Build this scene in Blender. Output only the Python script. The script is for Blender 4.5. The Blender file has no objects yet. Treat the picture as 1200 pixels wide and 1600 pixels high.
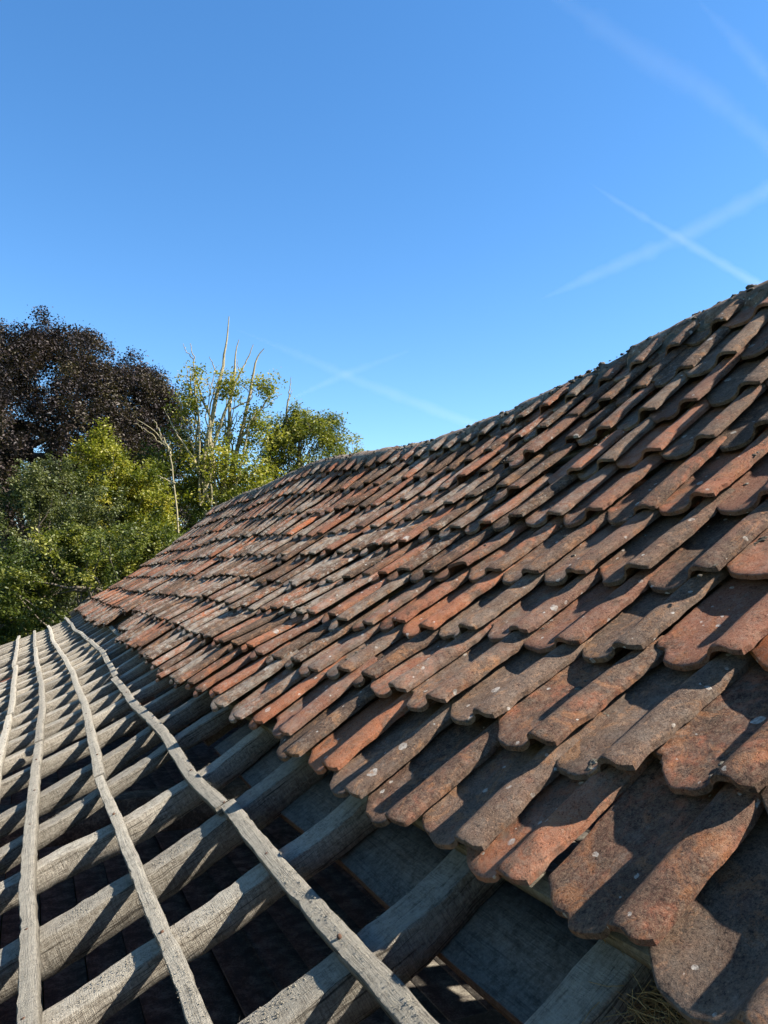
import bpy, math, random
import numpy as np
from mathutils import Vector, Matrix

# ------------------------------------------------------------------ camera, sky, sun, exposure
CH = 4.2                                   # camera height above the ground
SC = bpy.context.scene
COL = SC.collection
CAM_PITCH = math.radians(4.992); CAM_YAW = math.radians(24.706)
cam_data = bpy.data.cameras.new('camera'); cam = bpy.data.objects.new('camera', cam_data); COL.objects.link(cam)
cam.location = (0, 0, CH)
cam.rotation_euler = (math.pi/2 + CAM_PITCH, 0, -CAM_YAW)
cam_data.sensor_fit = 'VERTICAL'; cam_data.sensor_height = 24.0; cam_data.lens = 24.0*1202/1600
cam_data.clip_start = 0.02; cam_data.clip_end = 60000
SC.camera = cam

SUN_EL = math.radians(44.8); SUN_AZ = math.radians(29.0)    # azimuth from +X (up the slope) back towards the viewer (-Y)
SUN_DIR = np.array([math.cos(SUN_EL)*math.cos(SUN_AZ), -math.cos(SUN_EL)*math.sin(SUN_AZ), math.sin(SUN_EL)])
world = bpy.data.worlds.new('World'); SC.world = world; world.use_nodes = True
wn = world.node_tree.nodes; wl = world.node_tree.links; wn.clear()
sky = wn.new('ShaderNodeTexSky'); sky.sky_type = 'NISHITA'; sky.sun_disc = False
sky.sun_elevation = SUN_EL
sky.sun_rotation = math.atan2(SUN_DIR[0], SUN_DIR[1])
sky.altitude = 50; sky.air_density = 1.0; sky.dust_density = 0.1; sky.ozone_density = 3.0
bg = wn.new('ShaderNodeBackground'); bg.inputs['Strength'].default_value = 0.074
wo = wn.new('ShaderNodeOutputWorld')
hs_ = wn.new('ShaderNodeHueSaturation'); hs_.inputs['Saturation'].default_value = 1.24; hs_.inputs['Hue'].default_value = 0.5
wl.new(sky.outputs[0], hs_.inputs['Color']); wl.new(hs_.outputs[0], bg.inputs['Color']); wl.new(bg.outputs[0], wo.inputs['Surface'])
sun_data = bpy.data.lights.new('sun', 'SUN'); sun_data.energy = 5.0; sun_data.angle = math.radians(0.53); sun_data.color = (1.0, 0.94, 0.85)
sun = bpy.data.objects.new('sun', sun_data); COL.objects.link(sun)
sun.rotation_euler = Vector(tuple(SUN_DIR)).to_track_quat('Z', 'Y').to_euler()
SC.view_settings.view_transform = 'Standard'; SC.view_settings.look = 'None'
SC.view_settings.exposure = 1.8; SC.view_settings.gamma = 1.0; SC.view_settings.use_curve_mapping = False

# ------------------------------------------------------------------ helpers
rng = np.random.default_rng(7)
Rt = Matrix.Rotation(-CAM_YAW, 3, 'Z') @ Matrix.Rotation(math.pi/2 + CAM_PITCH, 3, 'X')
RM = np.array(Rt)
def ray(px, py):
    """direction from the viewpoint through a point given in the photograph's 1200 x 1600 grid"""
    d = RM @ np.array([px-600.0, -(py-800.0), -1202.0]); return d/np.linalg.norm(d[:2])
def at(px, py, dist):
    return ray(px, py)*dist + np.array([0, 0, CH])

def mesh_np(name, verts, faces, smooth=False):
    """verts (n,3), faces: (m,k) array or list of arrays with equal k"""
    me = bpy.data.meshes.new(name)
    verts = np.asarray(verts, np.float32)
    fl = faces if isinstance(faces, list) else [faces]
    fl = [np.asarray(f, np.int32) for f in fl if len(f)]
    loops = np.concatenate([f.ravel() for f in fl])
    tot = np.concatenate([np.full(len(f), f.shape[1], np.int32) for f in fl])
    start = np.concatenate([[0], np.cumsum(tot)[:-1]]).astype(np.int32)
    me.vertices.add(len(verts)); me.vertices.foreach_set('co', verts.ravel())
    me.loops.add(len(loops)); me.loops.foreach_set('vertex_index', loops)
    me.polygons.add(len(tot)); me.polygons.foreach_set('loop_start', start); me.polygons.foreach_set('loop_total', tot)
    if smooth: me.polygons.foreach_set('use_smooth', np.ones(len(tot), bool))
    me.update(calc_edges=True); me.validate()
    return me
def add_obj(name, me, mat=None, parent=None):
    o = bpy.data.objects.new(name, me); COL.objects.link(o)
    if mat is not None and not me.materials: me.materials.append(mat)
    if parent is not None: o.parent = parent
    return o
def empty(name, loc, label, cat, group=None):
    o = bpy.data.objects.new(name, None); COL.objects.link(o); o.location = loc
    o['label'] = label; o['category'] = cat
    if group: o['group'] = group
    return o
def part(name, me, mat, parent):
    """mesh given in world space, parented to a thing whose origin sits at its base"""
    o = add_obj(name, me, mat, parent)
    o.matrix_parent_inverse = Matrix.Translation(parent.location).inverted()
    return o
def float_attr(me, name, vals, domain='POINT'):
    a = me.attributes.new(name, 'FLOAT', domain); a.data.foreach_set('value', np.asarray(vals, np.float32))
def uv_attr(me, uv_per_vert):
    l = np.empty(len(me.loops), np.int32); me.loops.foreach_get('vertex_index', l)
    u = me.uv_layers.new(name='UVMap'); u.data.foreach_set('uv', np.asarray(uv_per_vert, np.float32)[l].ravel())

def smooth_noise1(n, rng, k):
    v = rng.normal(size=n + 2*k); ker = np.hanning(2*k+1); ker /= np.sqrt((ker**2).sum())
    return np.convolve(v, ker, 'same')[k:k+n]

# ------------------------------------------------------------------ materials
class NT:
    def __init__(s, name):
        s.m = bpy.data.materials.new(name); s.m.use_nodes = True; s.t = s.m.node_tree; s.t.nodes.clear()
        s.out = s.n('ShaderNodeOutputMaterial')
    def n(s, typ, **kw):
        nd = s.t.nodes.new(typ)
        for k, v in kw.items(): setattr(nd, k, v)
        return nd
    def l(s, a, b): s.t.links.new(a, b)
    def noise(s, vec, scale, detail=4, rough=0.6, dist=0.0):
        nd = s.n('ShaderNodeTexNoise'); nd.inputs['Scale'].default_value = scale; nd.inputs['Detail'].default_value = detail
        nd.inputs['Roughness'].default_value = rough; nd.inputs['Distortion'].default_value = dist
        if vec is not None: s.l(vec, nd.inputs['Vector'])
        return nd.outputs['Fac']
    def ramp(s, fac, stops, interp='LINEAR'):
        r = s.n('ShaderNodeValToRGB'); r.color_ramp.interpolation = interp
        e = r.color_ramp.elements
        while len(e) < len(stops): e.new(0.5)
        for el, (p, c) in zip(e, stops):
            el.position = p; el.color = (c, c, c, 1) if not hasattr(c, '__len__') else (*c, 1)
        s.l(fac, r.inputs[0]); return r.outputs['Color']
    def math(s, op, a, b=None, clamp=False):
        nd = s.n('ShaderNodeMath', operation=op, use_clamp=clamp)
        for i, v in enumerate((a, b)):
            if v is None: continue
            if isinstance(v, (int, float)): nd.inputs[i].default_value = v
            else: s.l(v, nd.inputs[i])
        return nd.outputs[0]
    def mix(s, fac, a, b, blend='MIX'):
        nd = s.n('ShaderNodeMix', data_type='RGBA', blend_type=blend)
        for i, v in ((0, fac), (6, a), (7, b)):
            if isinstance(v, (int, float)): nd.inputs[i].default_value = v
            elif isinstance(v, tuple): nd.inputs[i].default_value = (*v, 1)
            else: s.l(v, nd.inputs[i])
        return nd.outputs[2]
    def principled(s, col, rough=0.85, spec=0.3, bump=None, bstr=0.5, bdist=0.003):
        p = s.n('ShaderNodeBsdfPrincipled')
        if isinstance(col, tuple): p.inputs['Base Color'].default_value = (*col, 1)
        else: s.l(col, p.inputs['Base Color'])
        if isinstance(rough, (int, float)): p.inputs['Roughness'].default_value = rough
        else: s.l(rough, p.inputs['Roughness'])
        p.inputs['Specular IOR Level'].default_value = spec
        if bump is not None:
            b = s.n('ShaderNodeBump'); b.inputs['Strength'].default_value = bstr; b.inputs['Distance'].default_value = bdist
            s.l(bump, b.inputs['Height']); s.l(b.outputs[0], p.inputs['Normal'])
        s.l(p.outputs[0], s.out.inputs['Surface']); return p

def clay_material(name, ridge=False):
    t = NT(name)
    pos = t.n('ShaderNodeNewGeometry').outputs['Position']
    r = t.n('ShaderNodeAttribute', attribute_name='tile_random').outputs['Fac']
    r2 = t.math('FRACT', t.math('MULTIPLY', r, 17.31))
    r3 = t.math('FRACT', t.math('MULTIPLY', r, 91.7))
    # every tile has its own stretch of the patterns
    off = t.n('ShaderNodeCombineXYZ'); t.l(t.math('MULTIPLY', r2, 40), off.inputs[0]); t.l(t.math('MULTIPLY', r3, 40), off.inputs[2])
    pv = t.n('ShaderNodeVectorMath', operation='ADD'); t.l(pos, pv.inputs[0]); t.l(off.outputs[0], pv.inputs[1]); v = pv.outputs[0]
    n_big = t.noise(v, 7, 5, 0.65, 0.6)
    n_mid = t.noise(v, 24, 6, 0.7, 0.5)
    n_fine = t.noise(v, 130, 5, 0.75)
    n_grain = t.noise(v, 520, 3, 0.7)
    clay = t.ramp(r, [(0.0, (0.105, 0.058, 0.045)), (0.30, (0.165, 0.080, 0.055)), (0.5, (0.23, 0.092, 0.055)), (0.68, (0.29, 0.105, 0.055)), (0.86, (0.32, 0.12, 0.058)), (0.95, (0.40, 0.12, 0.045)), (1.0, (0.46, 0.14, 0.045))])
    dark = t.mix(r2, (0.034, 0.024, 0.019), (0.112, 0.076, 0.056))
    # grime settles in patches, amount differs per tile
    g = t.math('ADD', t.math('MULTIPLY', n_big, 0.9), t.math('MULTIPLY', n_mid, 0.55))
    thr = t.math('MULTIPLY', t.math('SUBTRACT', r3, 0.5), 0.42)
    gf = t.ramp(t.math('ADD', g, thr), [(0.60, 0.0), (0.69, 0.75), (0.82, 0.97)])
    if ridge: gf = t.math('ADD', gf, 0.7, clamp=True)
    c = t.mix(gf, clay, dark)
    # rust-orange worn spots
    of = t.ramp(t.noise(v, 13, 6, 0.75, 0.9), [(0.535, 0.0), (0.62, 0.85)])
    c = t.mix(t.math('MULTIPLY', of, 0.0 if ridge else 0.7), c, t.mix(r3, (0.30, 0.105, 0.04), (0.34, 0.175, 0.075)))
    # ochre-grey dust film
    df = t.ramp(t.noise(v, 17, 5, 0.7), [(0.48, 0.0), (0.75, 0.38)])
    c = t.mix(df, c, (0.25, 0.165, 0.11))
    # speckle
    c = t.mix(t.ramp(n_fine, [(0.42, 0.0), (0.62, 0.6)]), c, t.mix(0.5, c, (0.27, 0.19, 0.125)))
    c = t.mix(t.ramp(n_fine, [(0.32, 0.85), (0.44, 0.0)]), c, (0.022, 0.017, 0.013))
    c = t.mix(t.ramp(n_grain, [(0.35, 0.6), (0.5, 0.0)]), c, t.mix(0.6, c, (0.02, 0.015, 0.012)))
    # grey lichen film that runs over the middle of the roof, and round white crusts
    sy = t.n('ShaderNodeSeparateXYZ'); t.l(pos, sy.inputs[0])
    yr = t.n('ShaderNodeMapRange'); yr.inputs[1].default_value = 1.6; yr.inputs[2].default_value = 3.6; yr.inputs[3].default_value = 0.15; t.l(sy.outputs[1], yr.inputs[0])
    lf = t.math('MULTIPLY', t.math('MULTIPLY', yr.outputs[0], t.ramp(t.noise(pos, 1.6, 4, 0.6), [(0.42, 0.0), (0.58, 1.0)])), t.ramp(t.noise(v, 40, 8, 0.8, 0.0), [(0.51, 0.0), (0.585, 0.9)]))
    c = t.mix(lf, c, (0.34, 0.32, 0.27))
    wf = t.math('MULTIPLY', t.math('MULTIPLY', yr.outputs[0], t.ramp(r2, [(0.62, 0.0), (0.68, 1.0)])), t.ramp(t.noise(v, 19, 7, 0.75), [(0.44, 0.0), (0.56, 0.65)]))
    c = t.mix(wf, c, (0.30, 0.28, 0.235))
    for sc, th, jit, dens in ((13, 0.19, 0.9, 0.55), (36, 0.22, 1.0, 0.48)):
        vo = t.n('ShaderNodeTexVoronoi'); vo.inputs['Scale'].default_value = sc; vo.inputs['Randomness'].default_value = jit
        wv = t.n('ShaderNodeVectorMath', operation='MULTIPLY_ADD'); wn_ = t.n('ShaderNodeTexNoise'); wn_.inputs['Scale'].default_value = 60
        t.l(v, wn_.inputs['Vector']); t.l(wn_.outputs['Color'], wv.inputs[0]); wv.inputs[1].default_value = (0.012, 0.012, 0.012); t.l(v, wv.inputs[2])
        t.l(wv.outputs[0], vo.inputs['Vector'])
        sep = t.n('ShaderNodeSeparateColor'); t.l(vo.outputs['Color'], sep.inputs[0])
        rad = t.math('MULTIPLY', t.math('SUBTRACT', sep.outputs[0], dens), th/(1-dens))
        sp = t.math('MULTIPLY', t.math('SUBTRACT', rad, vo.outputs['Distance']), 60, clamp=True)
        c = t.mix(t.math('MULTIPLY', sp, t.ramp(t.noise(v, 90, 4, 0.7), [(0.35, 0.15), (0.6, 0.9)])), c, (0.46, 0.44, 0.39))
    fl = t.math('MULTIPLY', t.ramp(t.noise(v, 48, 8, 0.8), [(0.575, 0.0), (0.595, 1.0)]), t.ramp(t.noise(v, 9, 3, 0.5), [(0.45, 0.0), (0.55, 0.8)]))
    c = t.mix(fl, c, t.mix(r3, (0.13, 0.08, 0.055), (0.34, 0.21, 0.13)))
    c = t.mix(1.0, c, (0.84, 0.80, 0.78), 'MULTIPLY')
    n_pit = t.noise(v, 260, 6, 0.85)
    rough_m = t.ramp(t.noise(v, 11, 4, 0.6), [(0.40, 0.25), (0.58, 1.0)])
    c = t.mix(t.math('MULTIPLY', rough_m, t.ramp(n_pit, [(0.36, 0.9), (0.46, 0.0)])), c, t.mix(0.85, c, (0.012, 0.009, 0.007)))
    c = t.mix(t.math('MULTIPLY', rough_m, t.ramp(n_pit, [(0.56, 0.0), (0.66, 0.6)])), c, (0.26, 0.19, 0.13))
    h = t.math('ADD', t.math('MULTIPLY', rough_m, t.math('ADD', t.math('MULTIPLY', n_fine, 1.1), t.math('MULTIPLY', n_pit, 0.7))), t.math('ADD', t.math('MULTIPLY', n_grain, 0.15), t.math('MULTIPLY', n_mid, 0.9)))
    t.principled(c, 0.9, 0.10, h, 0.85, 0.004)
    return t.m

def wood_material(name, light, mid, dark, grain=1.0, dust=0.5):
    t = NT(name)
    uv = t.n('ShaderNodeUVMap').outputs[0]
    oi = t.n('ShaderNodeObjectInfo').outputs['Random']
    off = t.n('ShaderNodeCombineXYZ'); t.l(t.math('MULTIPLY', oi, 50), off.inputs[0]); t.l(t.math('MULTIPLY', oi, 31), off.inputs[1])
    a = t.n('ShaderNodeVectorMath', operation='ADD'); t.l(uv, a.inputs[0]); t.l(off.outputs[0], a.inputs[1])
    def scaled(x, y):
        m = t.n('ShaderNodeVectorMath', operation='MULTIPLY'); t.l(a.outputs[0], m.inputs[0]); m.inputs[1].default_value = (x, y, 1); return m.outputs[0]
    g1 = t.noise(scaled(5, 90), 1.0, 6, 0.7, 0.4)
    g2 = t.noise(scaled(14, 330), 1.0, 4, 0.7, 0.2)
    pos = t.n('ShaderNodeNewGeometry').outputs['Position']
    blot = t.noise(pos, 9, 5, 0.65, 0.4)
    speck = t.noise(pos, 110, 7, 0.85)
    saw = t.noise(scaled(420, 16), 1.0, 3, 0.6)                 # saw marks across the grain
    c = t.ramp(g1, [(0.25, dark), (0.48, mid), (0.72, light)])
    c = t.mix(t.ramp(blot, [(0.35, 0.55), (0.6, 0.0)]), c, t.mix(0.55, c, dark))
    c = t.mix(t.ramp(g2, [(0.3, 0.7), (0.47, 0.0)]), c, t.mix(0.7, c, (0.03, 0.027, 0.022)))
    c = t.mix(t.math('MULTIPLY', t.ramp(speck, [(0.44, 0.0), (0.62, 1.0)]), dust), c, (0.36, 0.325, 0.26))
    c = t.mix(t.ramp(speck, [(0.28, 0.85), (0.41, 0.0)]), c, (0.045, 0.04, 0.034))
    c = t.mix(t.ramp(saw, [(0.36, 0.6), (0.52, 0.0)]), c, t.mix(0.6, c, (0.035, 0.028, 0.02)))
    crack = t.noise(scaled(1.6, 55), 1.0, 3, 0.5, 0.3)
    c = t.mix(t.ramp(crack, [(0.485, 0.0), (0.497, 0.85), (0.503, 0.85), (0.515, 0.0)]), c, (0.03, 0.024, 0.018))
    nz = t.n('ShaderNodeSeparateXYZ'); t.l(t.n('ShaderNodeNewGeometry').outputs['True Normal'], nz.inputs[0])
    upf = t.ramp(nz.outputs[2], [(0.55, 0.0), (0.85, 1.0)])
    dn = t.ramp(t.noise(pos, 38, 6, 0.8), [(0.36, 0.0), (0.60, 1.0)])
    c = t.mix(t.math('MULTIPLY', t.math('MULTIPLY', upf, dn), dust), c, (0.36, 0.325, 0.26))
    t2 = t.math('MULTIPLY', t.math('SUBTRACT', oi, 0.5), 0.5)
    hsv = t.n('ShaderNodeHueSaturation'); t.l(c, hsv.inputs['Color']); t.l(t.math('ADD', t2, 1.0), hsv.inputs['Value'])
    h = t.math('ADD', t.math('ADD', t.math('MULTIPLY', g1, 1.2), t.math('MULTIPLY', g2, 0.7)), t.math('ADD', t.math('MULTIPLY', speck, 1.2), t.math('MULTIPLY', saw, 0.8)))
    t.principled(hsv.outputs[0], 0.92, 0.15, h, 0.8*grain, 0.005)
    return t.m

def leaf_material(name, stops, rough=0.5, transl=0.3):
    t = NT(name)
    r = t.n('ShaderNodeAttribute', attribute_name='leaf_random').outputs['Fac']
    c = t.ramp(r, stops)
    c = t.mix(1.0, c, (0.86, 0.86, 0.86), 'MULTIPLY')
    d = t.n('ShaderNodeBsdfPrincipled'); t.l(c, d.inputs['Base Color']); d.inputs['Roughness'].default_value = rough; d.inputs['Specular IOR Level'].default_value = 0.2
    tr = t.n('ShaderNodeBsdfTranslucent'); t.l(t.mix(1.0, c, (1.5, 1.6, 0.6), 'MULTIPLY'), tr.inputs['Color'])
    mx = t.n('ShaderNodeMixShader'); mx.inputs[0].default_value = transl
    t.l(d.outputs[0], mx.inputs[1]); t.l(tr.outputs[0], mx.inputs[2]); t.l(mx.outputs[0], t.out.inputs['Surface'])
    return t.m

def bark_material(name, a, b):
    t = NT(name); pos = t.n('ShaderNodeNewGeometry').outputs['Position']
    n = t.noise(pos, 9, 6, 0.7, 0.5); n2 = t.noise(pos, 3, 4, 0.6)
    c = t.ramp(n, [(0.3, a), (0.65, b)])
    t.principled(c, 0.9, 0.2, n, 0.6, 0.02); return t.m

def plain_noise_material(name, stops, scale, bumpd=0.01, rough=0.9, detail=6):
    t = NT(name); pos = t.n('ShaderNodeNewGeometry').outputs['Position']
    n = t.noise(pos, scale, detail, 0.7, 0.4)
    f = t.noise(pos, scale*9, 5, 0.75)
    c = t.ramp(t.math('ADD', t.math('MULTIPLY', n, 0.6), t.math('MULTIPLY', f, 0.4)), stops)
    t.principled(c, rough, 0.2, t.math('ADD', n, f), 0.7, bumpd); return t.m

M = {}
M['clay'] = clay_material('weathered_clay')
M['ridge_clay'] = clay_material('blackened_ridge_clay', True)
M['rafter'] = wood_material('grey_rafter_wood', (0.32, 0.28, 0.225), (0.20, 0.17, 0.13), (0.055, 0.045, 0.034), 1.7, 0.85)
M['batten'] = wood_material('dusty_batten_wood', (0.38, 0.345, 0.285), (0.26, 0.235, 0.19), (0.07, 0.06, 0.047), 1.8, 0.9)
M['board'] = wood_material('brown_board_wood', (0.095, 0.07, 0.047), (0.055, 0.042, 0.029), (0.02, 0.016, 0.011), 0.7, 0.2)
M['fresh'] = wood_material('pale_batten_wood', (0.22, 0.175, 0.12), (0.15, 0.12, 0.08), (0.07, 0.055, 0.04), 0.8, 0.3)
M['mortar'] = plain_noise_material('mossy_mortar', [(0.3, (0.03, 0.028, 0.024)), (0.5, (0.10, 0.095, 0.08)), (0.72, (0.28, 0.26, 0.22))], 18, 0.02)
M['moss'] = plain_noise_material('dry_moss', [(0.36, (0.014, 0.012, 0.009)), (0.52, (0.06, 0.05, 0.036)), (0.62, (0.30, 0.28, 0.23))], 130, 0.004)
M['brick'] = plain_noise_material('barn_brick', [(0.3, (0.12, 0.06, 0.045)), (0.6, (0.26, 0.12, 0.08))], 8)
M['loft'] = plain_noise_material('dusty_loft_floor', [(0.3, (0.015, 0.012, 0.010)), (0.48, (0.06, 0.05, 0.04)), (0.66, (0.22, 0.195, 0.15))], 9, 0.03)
M['grass'] = plain_noise_material('grass_ground', [(0.3, (0.03, 0.05, 0.015)), (0.6, (0.07, 0.11, 0.03))], 0.8, 0.05)
M['straw'] = plain_noise_material('straw_yellow', [(0.3, (0.14, 0.08, 0.03)), (0.6, (0.36, 0.23, 0.09))], 40, 0.002)

# ------------------------------------------------------------------ roof surface (sagging, bell-cast towards the eaves)
TS = [-2, -1.3, -.3, 0, .25, 1.2, 1.9, 2.6, 3.2]; TA = [18, 19, 22, 28, 33.5, 38.5, 43, 47.5, 48]
_ss = np.arange(-2.3, 3.2, .005); _th = np.radians(np.interp(_ss, TS, TA))
_th = np.convolve(np.pad(_th, 20, mode='edge'), np.ones(41)/41, 'valid')
_px = np.cumsum(np.cos(_th))*.005; _pz = np.cumsum(np.sin(_th))*.005
_i0 = int(np.argmin(abs(_ss))); _px += .52-_px[_i0]; _pz += -.635-_pz[_i0]
RY = np.array([-2, 0, 1.8, 2.4, 2.75, 3.2, 3.6, 4.3, 4.75, 5.1, 5.7, 6.4, 7.2, 8.3, 11.4, 13])
RZ = np.array([.05, .05, .03, .0, -.03, -.08, -.13, -.14, -.14, -.10, -.04, .01, .05, .02, -.01, -.02])
_yy = np.arange(-2, 14, .05); _rz = np.interp(_yy, RY, RZ); _rz = np.convolve(np.pad(_rz, 6, mode='edge'), np.ones(13)/13, 'valid')
def zoff(Y, s):
    w = np.clip(np.asarray(s)/2.6, 0, 1.1)**1.3
    return np.interp(Y, _yy, _rz)*w + 0.007*np.sin(Y*2.3+np.asarray(s)*1.7) + 0.005*np.sin(Y*4.1-np.asarray(s)*3.1+1)
def S(Y, s, n=0.0):
    Y = np.asarray(Y, float); s = np.asarray(s, float)
    x = np.interp(s, _ss, _px); z = np.interp(s, _ss, _pz)+zoff(Y, s); t = np.interp(s, _ss, _th)
    return np.stack(np.broadcast_arrays(x-np.sin(t)*n, Y+0*x, z+np.cos(t)*n + CH), -1)
def hit(px, py, n=0.0):
    """(Y, s) where the sight line through a photo point meets the roof surface raised by n"""
    r = ray(px, py); x = _px-np.sin(_th)*n; t = x/r[0]; Y = r[1]*t
    dz = r[2]*t-(_pz+np.cos(_th)*n+zoff(Y, _ss))
    i = np.where((t[:-1] > 0) & (dz[:-1]*dz[1:] < 0) & (Y[:-1] < 30) & (Y[:-1] > -2))[0]
    return (float(Y[i[0]]), float(_ss[i[0]])) if len(i) else None
S_RIDGE = 2.60
GAUGE = 0.27; COVER = 0.2085; S_EAVE = 0.205
def y_end(s): return 13.1 - 0.65*np.clip(s, -1, 2.7)
def s_at_end(Y): return (13.1-Y)/0.65

barn = empty('barn', (2.5, 6.0, 0.0), 'old barn with a sagging clay pantile roof, half stripped to grey rafters and battens', 'barn')

# ------------------------------------------------------------------ setting: ground, loft floor
gm = mesh_np('ground', [(-900, -900, 0), (900, -900, 0), (900, 1500, 0), (-900, 1500, 0)], np.array([[0, 1, 2, 3]]))
g = add_obj('ground', gm, M['grass']); g['kind'] = 'structure'

def box_mesh(name, x0, x1, y0, y1, z0, z1):
    v = np.array([(x, y, z) for z in (z0, z1) for y in (y0, y1) for x in (x0, x1)])
    f = np.array([[0, 2, 3, 1], [4, 5, 7, 6], [0, 1, 5, 4], [2, 6, 7, 3], [0, 4, 6, 2], [1, 3, 7, 5]])
    me = mesh_np(name, v, f); return me
X_RIDGE = float(np.interp(S_RIDGE, _ss, _px)); Z_RIDGE = float(np.interp(S_RIDGE, _ss, _pz)) + CH
X_EAVE = float(np.interp(-1.6, _ss, _px)); X_BACK = 2*X_RIDGE - X_EAVE
Z_EAVE = float(np.interp(-1.6, _ss, _pz)) + CH
WALL_TOP = Z_EAVE - 0.14
part('wall', box_mesh('wall', X_EAVE+.15, X_EAVE+.4, -3.0, 12.6, 0, WALL_TOP), M['brick'], barn)
part('wall', box_mesh('wall', X_BACK-.4, X_BACK-.15, -3.0, 12.6, 0, WALL_TOP), M['brick'], barn)
part('wall', box_mesh('wall', X_EAVE+.4, X_BACK-.4, 12.35, 12.6, 0, WALL_TOP), M['brick'], barn)
part('wall', box_mesh('wall', X_EAVE+.4, X_BACK-.4, -3.0, -2.75, 0, WALL_TOP), M['brick'], barn)
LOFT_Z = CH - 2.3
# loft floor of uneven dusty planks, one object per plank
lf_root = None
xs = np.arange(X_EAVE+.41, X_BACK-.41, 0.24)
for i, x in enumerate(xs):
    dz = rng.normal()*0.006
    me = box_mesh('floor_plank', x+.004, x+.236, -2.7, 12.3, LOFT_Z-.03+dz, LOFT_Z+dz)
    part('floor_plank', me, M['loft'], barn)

for yb in (2.05, 5.1, 8.2, 11.2):
    part('tie_beam', box_mesh('tie_beam', X_EAVE+.4, X_BACK-.4, yb-.09, yb+.09, CH-1.55, CH-1.33), M['loft'], barn)
# ------------------------------------------------------------------ rafters
def sweep(name, centers, ux, uz, prof, mat_parent=None, jitter=0.0, rng=rng, cap=True):
    """sweep a closed profile [(a,b)...] (per-section array allowed) along centers with side axis ux and up axis uz; UVs in metres"""
    n = len(centers); prof = np.asarray(prof, float)
    if prof.ndim == 2: prof = np.repeat(prof[None], n, 0)
    k = prof.shape[1]
    V = centers[:, None, :] + ux[:, None, :]*prof[..., 0:1] + uz[:, None, :]*prof[..., 1:2]
    if jitter: V = V + rng.normal(size=V.shape)*jitter
    # duplicate the seam vertex so that the texture coordinate closes cleanly
    V = np.concatenate([V, V[:, :1]], 1)
    L = np.concatenate([[0], np.cumsum(np.linalg.norm(np.diff(centers, axis=0), axis=1))])
    per = np.concatenate([[0], np.cumsum(np.linalg.norm(np.diff(np.concatenate([prof[0], prof[0][:1]]), axis=0), axis=1))])
    UV = np.stack(np.broadcast_arrays(L[:, None], per[None, :]), -1)
    idx = np.arange(n*(k+1)).reshape(n, k+1)
    F = np.stack([idx[:-1, :-1], idx[:-1, 1:], idx[1:, 1:], idx[1:, :-1]], -1).reshape(-1, 4)
    v = V.reshape(-1, 3); uv = UV.reshape(-1, 2)
    faces = [F]
    if cap:
        b = len(v); v = np.concatenate([v, V[0, :k], V[-1, :k]]); uv = np.concatenate([uv, prof[0]*1.0, prof[-1]*1.0])
        faces += [np.arange(b, b+k)[None, ::-1], np.arange(b+k, b+2*k)[None]]
    me = mesh_np(name, v, faces); uv_attr(me, uv)
    return me
def axes_along_s(Y, s):
    t = np.interp(s, _ss, _th)
    uz = np.stack([-np.sin(t), 0*t, np.cos(t)], -1); ux = np.tile([0, -1.0, 0], (len(s), 1)); return ux, uz

rafter_Y = [-0.35, 0.06, 0.46, 0.86, 1.275, 1.727, 2.17, 2.607, 3.09, 3.507, 4.01, 4.47]
rafter_skew = [0, 0, 0, 0, .02, .10, .14, .09, .33, .34, .28, .25]
while rafter_Y[-1] < 12.9: rafter_Y.append(rafter_Y[-1] + 0.43 + float(rng.normal())*0.035); rafter_skew.append(.15+float(rng.normal())*.12)
fuzz_spots = []        # (position, normal-ish, along) for splinters
def make_rafter(Y0, i):
    s1 = min(S_RIDGE-0.02, float(s_at_end(Y0))-0.05)
    if s1 < -0.9: return
    s = np.arange(-1.85, s1, 0.025 if Y0 < 4 else 0.08); n = len(s)
    w = 0.043 + 0.004*rng.normal(); d = 0.068 + 0.009*rng.normal()
    wob = smooth_noise1(n, rng, 8)*0.007; wl_ = w + smooth_noise1(n, rng, 9)*0.0018; wr = w + smooth_noise1(n, rng, 9)*0.0018
    top = smooth_noise1(n, rng, 6)*0.0022; dd = d + smooth_noise1(n, rng, 9)*0.006
    C = S(Y0 + wob + rafter_skew[i]*np.clip(s, -.75, 0), s, 0.0); ux, uz = axes_along_s(Y0, s)
    r = 0.003
    P = np.zeros((n, 10, 2))
    def setp(j, a, b): P[:, j, 0] = a; P[:, j, 1] = b
    setp(0, -wl_+r, top); setp(1, -wl_*.3, top+.001); setp(2, wr*.4, top+.0005); setp(3, wr-r, top); setp(4, wr, top-r*1.3)
    setp(5, wr-.001, -dd*.5); setp(6, wr-.003, -dd); setp(7, -wl_+.003, -dd); setp(8, -wl_+.001, -dd*.5); setp(9, -wl_, top-r*1.3)
    me = sweep('rafter', C, ux, uz, P, jitter=0.0010)
    part('rafter', me, M['rafter'], barn)
    if Y0 < 4.2:
        for k in range(int(150/(0.6+Y0*.45))):
            q = rng.integers(0, n); a = rng.choice([-w, w]) if rng.random() < .75 else rng.uniform(-w, w)
            if s[q] > 0.35: continue
            p = C[q] + ux[q]*a + uz[q]*(0.0 if rng.random() < .6 else -rng.uniform(0, .055)) + (C[min(q+1, n-1)]-C[q])*rng.random()
            fuzz_spots.append((p, uz[q]*1.0 + ux[q]*np.sign(a)*.6, (C[1]-C[0])/np.linalg.norm(C[1]-C[0])))
for i, y in enumerate(rafter_Y): make_rafter(y, i)

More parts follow.
